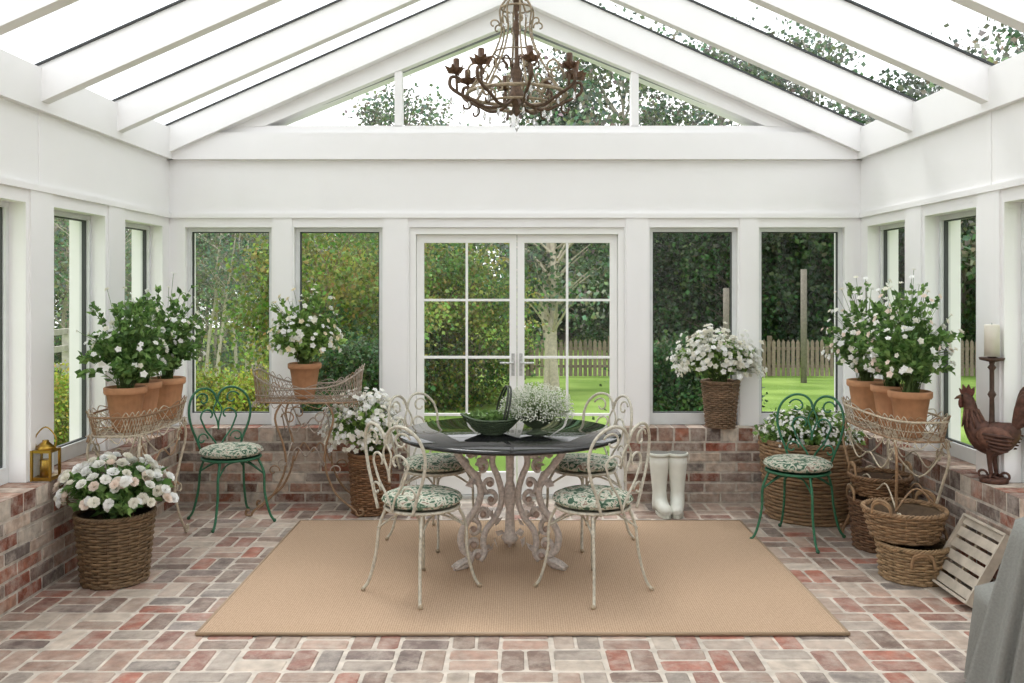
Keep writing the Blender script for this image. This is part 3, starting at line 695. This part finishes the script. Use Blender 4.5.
# ================================================================= POTTED SHRUBS
def pot_mesh(seed):
    mb=MB(); c=[hx('B98763'),hx('C08E68'),hx('AE7E5A')][seed%3]
    mb.lathe([(0.05,0),(0.062,0.0),(0.066,0.005),(0.086,0.10),(0.102,0.195),(0.112,0.198),(0.117,0.206),(0.117,0.232),(0.108,0.236),(0.098,0.23),(0.095,0.20),(0.01,0.195)],M_TERRA,c,60,mod=lambda a,z:1+(0.02*math.cos(20*a+z*120) if z<0.195 else 0.01*math.cos(30*a)))
    mb.lathe([(0.094,0.20),(0.05,0.208),(0.005,0.206)],M_TERRA,hx('4A3A2C'),20)
    return mb.mesh('terracotta_pot')
def shrub(name,x,y,z,seed,rad,hgt,nst=42,lps=20,nfl=22,fpal=FW,sc=1.0,lp=LG,fr=0.022):
    rnd=random.Random(seed); e=empty(name,(x,y,z)); inst('terracotta_pot',pot_mesh(seed),e,sc=(min(sc,1.0),min(sc,1.0),sc))
    mb=MB(); z0=0.20*sc
    bush(mb,(0,0,z0),(0,0,z0+hgt*0.40),(rad,rad,hgt*0.45),nst,lps,0.046,lp,nfl,fr,fpal,rnd,5,2,lowcut=-0.3)
    bush(mb,(0,0,z0),(0,0,z0+hgt*0.42),(rad*1.1,rad*1.1,hgt*0.85),32,20,0.040,lp,int(nfl*0.5),fr*0.9,fpal,rnd,5,2,lowcut=0.1)
    mb.obj('shrub_foliage',e)
zt=0.772
shrub('potted_gardenia',-2.25,5.20,zt,11,0.22,0.48,55,20,34,sc=1.1)
shrub('potted_gardenia',-2.27,5.47,zt,12,0.18,0.44,46,18,30,sc=1.1)
shrub('potted_gardenia',-2.22,5.73,zt,13,0.22,0.54,46,18,44,sc=1.1)
zt=0.762
shrub('potted_gardenia',2.23,5.08,zt,14,0.22,0.54,52,18,66,FP,sc=1.1)
shrub('potted_gardenia',2.25,5.38,zt,15,0.20,0.44,46,16,60,FP,sc=1.1)
shrub('potted_gardenia',2.22,5.69,zt,16,0.24,0.54,46,16,76,FP,sc=1.1)
shrub('potted_flowers',-1.50,6.42,0.812,17,0.24,0.46,44,16,95,FW+[hx('F3E7C8')],1.08,LB,0.024)

# ================================================================= GUMBOOTS
eb=empty('gumboots',(1.09,6.43,0))
for (x,rot) in ((1.03,0.15),(1.16,-0.2)):
    mb=MB(); CW=hx('DEDED4'); Mx=Matrix.Translation((x-1.09,0,0))@Matrix.Rotation(pi+rot,4,'Z')
    P=[(0,0.0,0.42,.072),(0,0.0,0.34,.068),(0,0.0,0.24,.058),(0,0.005,0.15,.050),(0,0.012,0.10,.052),(0,0.045,0.068,.050),(0,0.10,0.052,.046),(0,0.155,0.046,.044),(0,0.19,0.042,.034),(0,0.205,0.04,.015)]
    mb.tube([Mx@Vector(p[:3]) for p in P],[p[3] for p in P],M_GEN,CW,16)
    mb.tube([Mx@Vector((0,0.0,0.12)),Mx@Vector((0,-0.012,0.05)),Mx@Vector((0,-0.012,0.02))],[.050,.048,.044],M_GEN,CW,14)
    mb.tube([Mx@Vector((0,0,0.40)),Mx@Vector((0,0,0.425))],0.076,M_GEN,hx('D2D2C6'),18)
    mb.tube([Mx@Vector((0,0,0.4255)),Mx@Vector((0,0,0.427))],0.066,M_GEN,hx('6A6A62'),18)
    i=len(mb.v); sp=[(0.045*math.cos(t)*(1.0 if math.sin(t)>0 else .9),0.085+0.125*math.sin(t)) for t in [2*pi*k/20 for k in range(20)]]
    for z in (0,0.02):
        for q in sp: mb.v.append(tuple(Mx@Vector((q[0],q[1],z))))
    mb.face([i+k for k in reversed(range(20))],M_GEN,hx('CFCFC2')); mb.face([i+20+k for k in range(20)],M_GEN,hx('CFCFC2'))
    for k in range(20): mb.face([i+k,i+(k+1)%20,i+20+(k+1)%20,i+20+k],M_GEN,hx('CFCFC2'))
    mb.obj('rubber_boot',eb)

# ================================================================= LANTERN
e=empty('brass_lantern',(-2.555,4.90,ZB)); mb=MB(); G=hx('A8873E'); w=0.050
mb.box((-w,-w,0),(w,w,0.02),M_GOLD,G); mb.box((-w,-w,0.15),(w,w,0.165),M_GOLD,G)
for sx in (-1,1):
    for sy in (-1,1): mb.box((sx*w-0.006,sy*w-0.006,0.0),(sx*w+0.006,sy*w+0.006,0.165),M_GOLD,G)
mb.lathe([(w*1.3,0.165),(w*0.9,0.185),(0.02,0.205),(0.018,0.215)],M_GOLD,G,4)
mb.lathe([(0.03,0.02),(0.03,0.11),(0.024,0.112)],M_GOLD,G,14)
mb.tube(smooth([(-w,0,0.16),(-w*1.1,0,0.23),(0,0,0.285),(w*1.1,0,0.23),(w,0,0.16)],6),0.004,M_GOLD,G,5)
mb.obj('lantern_body',e)
g=MB()
for s in (-1,1):
    g.quad([(-w,s*w,0.02),(w,s*w,0.02),(w,s*w,0.15),(-w,s*w,0.15)],M_GLASS,(1,1,1)); g.quad([(s*w,-w,0.02),(s*w,w,0.02),(s*w,w,0.15),(s*w,-w,0.15)],M_GLASS,(1,1,1))
g.obj('lantern_glass',e)

# ================================================================= ROOSTER
e=empty('rooster_candle_holder',(2.57,4.83,ZB),rot=math.atan2(0.74,-0.67)); mb=MB(); RC=hx('56392E'); RC2=hx('6B4A3C')
body=[(-0.125,0,0.30,.02),(-0.10,0,0.285,.05),(-0.05,0,0.255,.08),(0.0,0,0.235,.094),(0.05,0,0.245,.088),(0.09,0,0.285,.066),(0.11,0,0.335,.047),(0.12,0,0.385,.036),(0.13,0,0.425,.032),(0.15,0,0.445,.028),(0.17,0,0.447,.012)]
mb.tube(smooth([b[:3] for b in body],3),[b[3] for b in body],M_RUST,RC,14,flat=0.75,up=(0,1,0))
mb.tube([(0.165,0,0.445),(0.19,0,0.438),(0.205,0,0.428)],[0.014,0.008,0.002],M_RUST,hx('7A5C44'),8)
mb.prism([(0.17,0.462),(0.18,0.49),(0.163,0.482),(0.16,0.512),(0.141,0.49),(0.13,0.515),(0.118,0.488),(0.10,0.502),(0.10,0.47),(0.11,0.45),(0.145,0.455)],'y',-0.006,0.006,M_RUST,hx('643A30'))
for s_ in (-1,1):
    mb.ball((0.168,s_*0.012,0.41),0.018,M_RUST,hx('643A30'),8,5,(0.7,0.4,1.6)); mb.ball((0.155,s_*0.022,0.453),0.006,M_RUST,(0.01,0.01,0.01))
    mb.ball((-0.02,s_*0.062,0.25),0.075,M_RUST,RC2,12,7,(1.25,0.24,0.75))
    for q in range(5): mb.tube(smooth([(0.03-0.01*q,s_*0.076,0.265-0.018*q),(-0.06,s_*0.08,0.262-0.02*q),(-0.125+0.008*q,s_*0.062,0.255-0.018*q)],4),[0.01,0.012,0.004],M_RUST,jit(RC,0.3),5,flat=0.5)
    mb.tube(smooth([(0.0,s_*0.035,0.18),(0.01,s_*0.035,0.13),(0.0,s_*0.035,0.04)],3),[0.030,0.014,0.011],M_RUST,RC,8)
    for a in (-0.5,0,0.5,pi): mb.tube([(0,s_*0.035,0.04),(0.045*math.cos(a),s_*0.035+0.045*math.sin(a),0.028)],[0.008,0.004],M_RUST,RC,5)
for q in range(9):
    t=q/8; h=0.20-0.15*t
    mb.tube(smooth([(-0.10,(q%3-1)*0.012,0.29),(-0.12-0.02*t,(q%3-1)*0.018,0.30+h*0.6),(-0.15-0.03*t,(q%3-1)*0.022,0.30+h),(-0.18-0.02*t,(q%3-1)*0.024,0.29+h*0.85),(-0.205-0.01*t,(q%3-1)*0.024,0.27+h*0.4)],4),[0.012,0.022,0.026,0.020,0.004],M_RUST,jit(RC,0.25),7,flat=0.4,up=(0,1,0))
for q in range(10):
    a=q*0.63; mb.tube([(0.115+0.03*math.cos(a),0.03*math.sin(a),0.38),(0.095+0.068*math.cos(a),0.06*math.sin(a),0.285)],[0.010,0.004],M_RUST,jit(RC2,0.2),5)
mb.lathe([(0.07,0.0),(0.073,0.018),(0.066,0.028),(0.01,0.03)],M_RUST,RC,24)
for s_ in (-1,1):
    mb.tube([(s_*0.06+p[0]*s_,0.0,p[1]) for p in spiral(0,0.035,0.028,0.008,pi,-pi*0.9,14)],0.007,M_RUST,RC,6)
    mb.tube([(0,s_*0.04+p[0]*s_,p[1]) for p in spiral(0,0.029,0.022,0.008,pi,-pi*0.9,14)],0.006,M_RUST,RC,6)
mb.obj('rooster_body',e)
mb=MB(); cc=(0.01,0,0)
mb.lathe([(0.02,0.30),(0.014,0.33),(0.012,0.45),(0.022,0.47),(0.012,0.49),(0.012,0.60),(0.022,0.615),(0.012,0.63),(0.015,0.645),(0.060,0.655),(0.064,0.668),(0.02,0.665),(0.024,0.69),(0.022,0.69)],M_RUST,hx('4E3A30'),16,cc)
mb.lathe([(0.038,0.675),(0.038,0.84),(0.034,0.846),(0.003,0.840)],M_GEN,hx('D8D2C4'),20,cc); mb.tube([(cc[0],cc[1],0.84),(cc[0],cc[1],0.855)],0.0015,M_GEN,(0.02,0.02,0.02),4)
mb.obj('candle_and_column',e)

# ================================================================= SLATTED TRAY leaning
e=empty('slatted_wooden_tray',(2.25,4.66,0.0)); mb=MB(); PW=hx('B4AA9B'); PW2=hx('948672')
Ml=Matrix.Translation((0.02,0,0.012))@Matrix.Rotation(math.radians(-60),4,'Y')
for k in range(6):
    u=0.02+k*0.066; mb.box((u,-0.20,0.022),(u+0.05,0.20,0.032),M_WOOD,jit(PW,0.1),M=Ml)
for yy in (-0.20,0.0,0.18): mb.box((0,yy,0),(0.40,yy+0.02,0.022),M_WOOD,jit(PW2,0.1),M=Ml)
for u in (0,0.388): mb.box((u,-0.205,0.0),(u+0.014,0.205,0.05),M_WOOD,PW,M=Ml)
for yy in (-0.21,0.20): mb.box((0,yy,0.0),(0.40,yy+0.012,0.05),M_WOOD,PW,M=Ml)
mb.obj('tray_slats',e)

# ================================================================= DRAPED CHAIR
M_CLOTH=attr_mat('grey_linen',0.95,noise=0.08,nscale=120,bump=0.2,spec=0.1)
e=empty('draped_armchair',(1.98,3.12,0)); mb=MB(); GC=hx('7E7E79')
def drape(mb,cx,cy,a0,b0,a1,b1,zt,zb,waves,amp,ph=0):
    n=180; rows=24; base=len(mb.v)
    prof=[(0.05,zt+0.0),(0.5,zt),(0.85,zt-0.004),(0.97,zt-0.02)]
    for (s_,z) in prof:
        for k in range(n):
            t=2*pi*k/n; c_,d_=math.cos(t),math.sin(t); mb.v.append((cx+a0*s_*math.copysign(abs(c_)**.5,c_),cy+b0*s_*math.copysign(abs(d_)**.5,d_),z+0.006*math.sin(5*t)))
    for r_ in range(1,rows+1):
        f=r_/rows; z=zt-0.03-(zt-0.03-zb)*f
        for k in range(n):
            t=2*pi*k/n; c_,d_=math.cos(t),math.sin(t); w=amp*f**0.6*(math.sin(waves*t+ph+f*0.8)+0.6*math.sin(waves*1.7*t+2+ph))
            a=a0+(a1-a0)*f+w; b=b0+(b1-b0)*f+w
            mb.v.append((cx+a*math.copysign(abs(c_)**.6,c_),cy+b*math.copysign(abs(d_)**.6,d_),z))
    T=len(prof)+rows
    for i in range(T-1):
        for k in range(n):
            k2=(k+1)%n; mb.face([base+i*n+k,base+(i+1)*n+k,base+(i+1)*n+k2,base+i*n+k2],M_CLOTH,GC,True)
    mb.face([base+k for k in range(n)],M_CLOTH,GC)
drape(mb,0,-0.2,0.35,0.09,0.54,0.18,0.85,0.02,17,0.020)
mb.obj('linen_throw',e)
mb=MB(); drape(mb,0.07,0.18,0.30,0.27,0.32,0.30,0.46,0.10,9,0.008,1)
for sx in (-1,1):
    for yy in (-0.05,0.40): mb.lathe([(0.018,0),(0.025,0.12)],M_WOOD,hx('5A4030'),10,(0.07+sx*0.25,yy,0))
mb.obj('seat_base',e)

# ================================================================= EXTERIOR
def gz(y):
    if y<8: return -0.14
    return -0.14-(min(y,27)-8)*0.0475
mb=MB()
ys=[-40,-1.8,8,27,60]
for y in ys:
    for x in (-60,60): mb.v.append((x,y,gz(y)-(0.03)))
for k in range(4): mb.face([2*k,2*k+1,2*k+3,2*k+2],M_GRASS,(1,1,1))
mb.obj('lawn')
mb=MB(); rnd=random.Random(5); Y=27; zz=gz(27)
x=-2.0
while x<22:
    h=1.10+rnd.uniform(-0.02,0.02); c=jit(hx('85776A'),0.18,rnd)
    mb.prism([(x,zz),(x+0.10,zz),(x+0.10,zz+h-0.08),(x+0.05,zz+h),(x,zz+h-0.08)],'y',Y,Y+0.02,M_WOOD,c); x+=0.145
for z in (0.25,0.78): mb.box((-2,Y+0.02,zz+z),(22,Y+0.07,zz+z+0.08),M_WOOD,hx('6E6054'))
for k in range(10): mb.box((-2+2.4*k,Y+0.02,zz),(-1.88+2.4*k,Y+0.14,zz+1.2),M_WOOD,hx('6E6054'))
mb.obj('picket_fence')
mb=MB()
for k in range(8): mb.box((-7.05,2+2*k,-0.2),(-6.93,2.12+2*k,0.95),M_WOOD,hx('B9B5AC'))
for z in (0.35,0.62,0.88): mb.box((-7.02,2,z),(-6.96,16.1,z+0.09),M_WOOD,hx('B9B5AC'))
mb.obj('post_and_rail_fence')
mb=MB()
for (x,y,h) in ((7.7,24,3.1),(5.75,24.5,2.6)): mb.tube([(x,y,gz(y)-0.2),(x,y,h-1)],0.085,M_WOOD,hx('7C756A'),8)
mb.obj('timber_posts')

def tree_mesh(seed,h,crown_z0,crown_r,nclump,lpc,ls,trunkc,pal,trunk_r=0.16,clr=0.9,lean=0.5,trunks=1,spreadb=None):
    rnd=random.Random(seed); mb=MB()
    tops=[]; sb=spreadb or 0.6*crown_r/3
    for q in range(trunks):
        bx,by=(0,0) if q==0 else (rnd.uniform(-sb,sb),rnd.uniform(-sb,sb))
        pts=[(bx,by,-0.6)]; dx,dy=rnd.uniform(-lean,lean),rnd.uniform(-lean,lean)
        for k in range(1,7):
            t=k/6; pts.append((bx+dx*t+rnd.uniform(-.12,.12),by+dy*t+rnd.uniform(-.12,.12),h*0.9*t))
        P=smooth(pts,3); mb.tube(P,[trunk_r,trunk_r*0.75,trunk_r*0.5,trunk_r*0.15],M_WOOD,jit(trunkc,0.15,rnd),8); tops.append(P)
    for k in range(nclump):
        z=crown_z0+(h-crown_z0)*rnd.random(); t=(z-crown_z0)/(h-crown_z0)
        rr=crown_r*(0.35+0.65*math.sin(pi*min(1,0.15+0.8*t)))*math.sqrt(rnd.uniform(0.1,1)); a=rnd.uniform(0,2*pi)
        P=tops[k%trunks]; bi=min(len(P)-1,int(len(P)*max(0.1,min(0.95,(z-0.8)/h))))
        c=Vector((P[bi].x+rr*math.cos(a),P[bi].y+rr*math.sin(a),z))
        mb.tube([P[bi],(P[bi]+c)/2+Vector((0,0,0.1)),c],[trunk_r*0.3,trunk_r*0.18,0.012],M_WOOD,trunkc,4,cap=False)
        cb=rnd.uniform(0.6,1.3); pc=rnd.choice(pal)
        for l in range(lpc):
            o=Vector((rnd.gauss(0,1),rnd.gauss(0,1),rnd.gauss(0,0.7)))*clr*0.5
            col=tuple(min(1,x*cb*rnd.uniform(0.7,1.3)) for x in pc)
            mb.leaf(c+o,Vector((rnd.gauss(0,1),rnd.gauss(0,1),rnd.gauss(-0.3,1))),ls*rnd.uniform(0.25,0.45),ls*rnd.uniform(0.7,1.3),M_LEAF,col,rnd)
    return mb.mesh('tree')
G1=[hx(h) for h in ('788870','86947A','687A5E','909C86')]  # gum leaf greens, paled to grey: distance haze painted into the colour
G2=[hx(h) for h in ('3E5036','364A30','4A5E3E','566848')]
G3=[hx(h) for h in ('86984A','9AA858','728A42','9A9A54','5E7A40')]
G4=[hx(h) for h in ('43603A','527042','375230')]
euc1=tree_mesh(1,12,3.0,2.8,80,100,0.20,hx('B5ADA0'),G1,0.15,1.1)
euc2=tree_mesh(2,11,1.0,2.8,90,100,0.20,hx('A59C90'),G1,0.11,1.1,trunks=3,spreadb=1.6)
sap=tree_mesh(10,8,3.4,2.6,42,90,0.14,hx('B8B0A2'),G1,0.08,0.9,trunks=6,lean=1.2,spreadb=2.6)
dark1=tree_mesh(3,13,0.8,3.2,150,110,0.24,hx('6E6458'),G2,0.2,1.4)
dark2=tree_mesh(4,9,0.3,3.0,150,110,0.22,hx('6E6458'),G2+G4,0.2,1.3)
yel=tree_mesh(5,3.6,0.1,1.7,105,150,0.085,hx('8A7A62'),G3+G4[:1],0.05,0.6,trunks=3)
gum=tree_mesh(6,7,2.3,2.0,50,100,0.13,hx('CFC4B2'),G1+G4,0.14,0.9,lean=0.9,trunks=2)
shr=tree_mesh(8,1.4,0.05,0.7,120,120,0.055,hx('6A5A44'),G4,0.03,0.3,trunks=3)
hedg=tree_mesh(9,1.0,0.05,1.0,110,130,0.05,hx('6A5A44'),[hx('98A440'),hx('81923A'),hx('AEB250')],0.03,0.35,trunks=3)
def plant(nm,me,x,y,sc=1,rot=None,scz=None):
    inst(nm,me,None,(x,y,gz(y)-0.02),R.uniform(0,6) if rot is None else rot,(sc,sc,scz or sc))
x=-36
while x<40:
    left=x<1
    plant('eucalyptus_tree' if left else 'shade_tree',(euc1 if R.random()<.5 else euc2) if left else R.choice([dark2,euc1,dark1]),x+R.uniform(-1,1),42+R.uniform(-4,5),R.uniform(0.66,0.82) if left else R.uniform(0.8,1.0))
    plant('shade_tree',euc2 if left else dark2,x+2+R.uniform(-1,1),50+R.uniform(-2,4),R.uniform(0.75,0.85) if left else 1.0)
    x+=4.2
for (x,y,s) in ((4.5,41,1.22),(9.0,40,1.15),(13.5,41,1.2),(1.5,44,1.12),(16,27,1.1),(-5.5,43,1.0)): plant('eucalyptus_tree',euc1,x,y,s)
for (x,y,s) in ((-13,25,0.75),(-8.8,27,0.7),(-6.5,22,.6),(-10.5,19,.65),(-5.2,30,.7),(-15,16,.6),(-12.5,11,.5),(-13,7,.5),(-8.0,18,.55)): plant('young_gum_trees',sap,x,y,s)
for (x,y,s) in ((-13,31,0.5),(-9.5,33,0.55),(-17,24,.5),(-20,30,.55),(-14,13,.36),(-14,5,.36),(-11.5,22,.42),(-13.5,19,.42),(-16.5,18,.44),(-8,24,.42),(-12,15.5,.36),(-16,10,.38)): plant('eucalyptus_tree',euc2,x,y,s)
for (x,y,s) in ((8.0,33,.75),(12,33,.9),(4.6,34,.62),(16,32,1.0)): plant('shade_tree',dark2,x,y,s)
for (x,y,s) in ((13,19,.7),(14,13.5,.8),(15,8,.75),(15,2,.8)): plant('shade_tree',dark1 if int(x)%2 else dark2,x,y,s)
for (x,y,s) in ((-2.75,13.5,.82),(-1.9,17,.95),(-0.9,16.5,.72)): plant('golden_shrub',yel,x,y,s)
plant('gum_tree',gum,0.75,21,0.9,0.5); plant('gum_tree',gum,-1.2,24,0.9,2.0)
plant('garden_shrub',shr,1.70,9.3,0.85); plant('garden_shrub',shr,-1.75,10.0,0.85)
for x in (-2.9,-4.0,-5.1): plant('garden_hedge',hedg,x,10.6,0.78)

# ================================================================= LIGHT
w=bpy.data.worlds.new('overcast_sky'); scene.world=w; w.use_nodes=True; nt=w.node_tree; bg=nt.nodes['Background']
tc=nt.nodes.new('ShaderNodeTexCoord'); sp=nt.nodes.new('ShaderNodeSeparateXYZ'); nt.links.new(tc.outputs['Generated'],sp.inputs[0])
cr=nt.nodes.new('ShaderNodeValToRGB'); e_=cr.color_ramp.elements; e_[0].position=0.0; e_[0].color=(0.95,0.95,0.96,1); e_[1].position=0.7; e_[1].color=(0.975,0.972,0.99,1)
nt.links.new(sp.outputs['Z'],cr.inputs[0]); nt.links.new(cr.outputs[0],bg.inputs['Color']); bg.inputs['Strength'].default_value=2.15
sd=bpy.data.lights.new('sun','SUN'); sd.energy=1.7; sd.angle=math.radians(18); sd.color=(1,0.97,0.94)
so=bpy.data.objects.new('sun',sd); scene.collection.objects.link(so); so.rotation_euler=(math.radians(-28),math.radians(-14),0); so.location=(0,0,20)
scene.view_settings.view_transform='Standard'; scene.view_settings.look='None'; scene.view_settings.exposure=0.0

# ================================================================= CAMERA
cd=bpy.data.cameras.new('camera'); cam=bpy.data.objects.new('camera',cd); scene.collection.objects.link(cam); scene.camera=cam
cam.location=(0,0,1.6); cam.rotation_euler=(pi/2,0,0); cd.sensor_width=36; cd.lens=900/1024*36
cd.shift_x=-3/1024; cd.shift_y=-53.5/1024; cd.clip_start=0.05; cd.clip_end=300
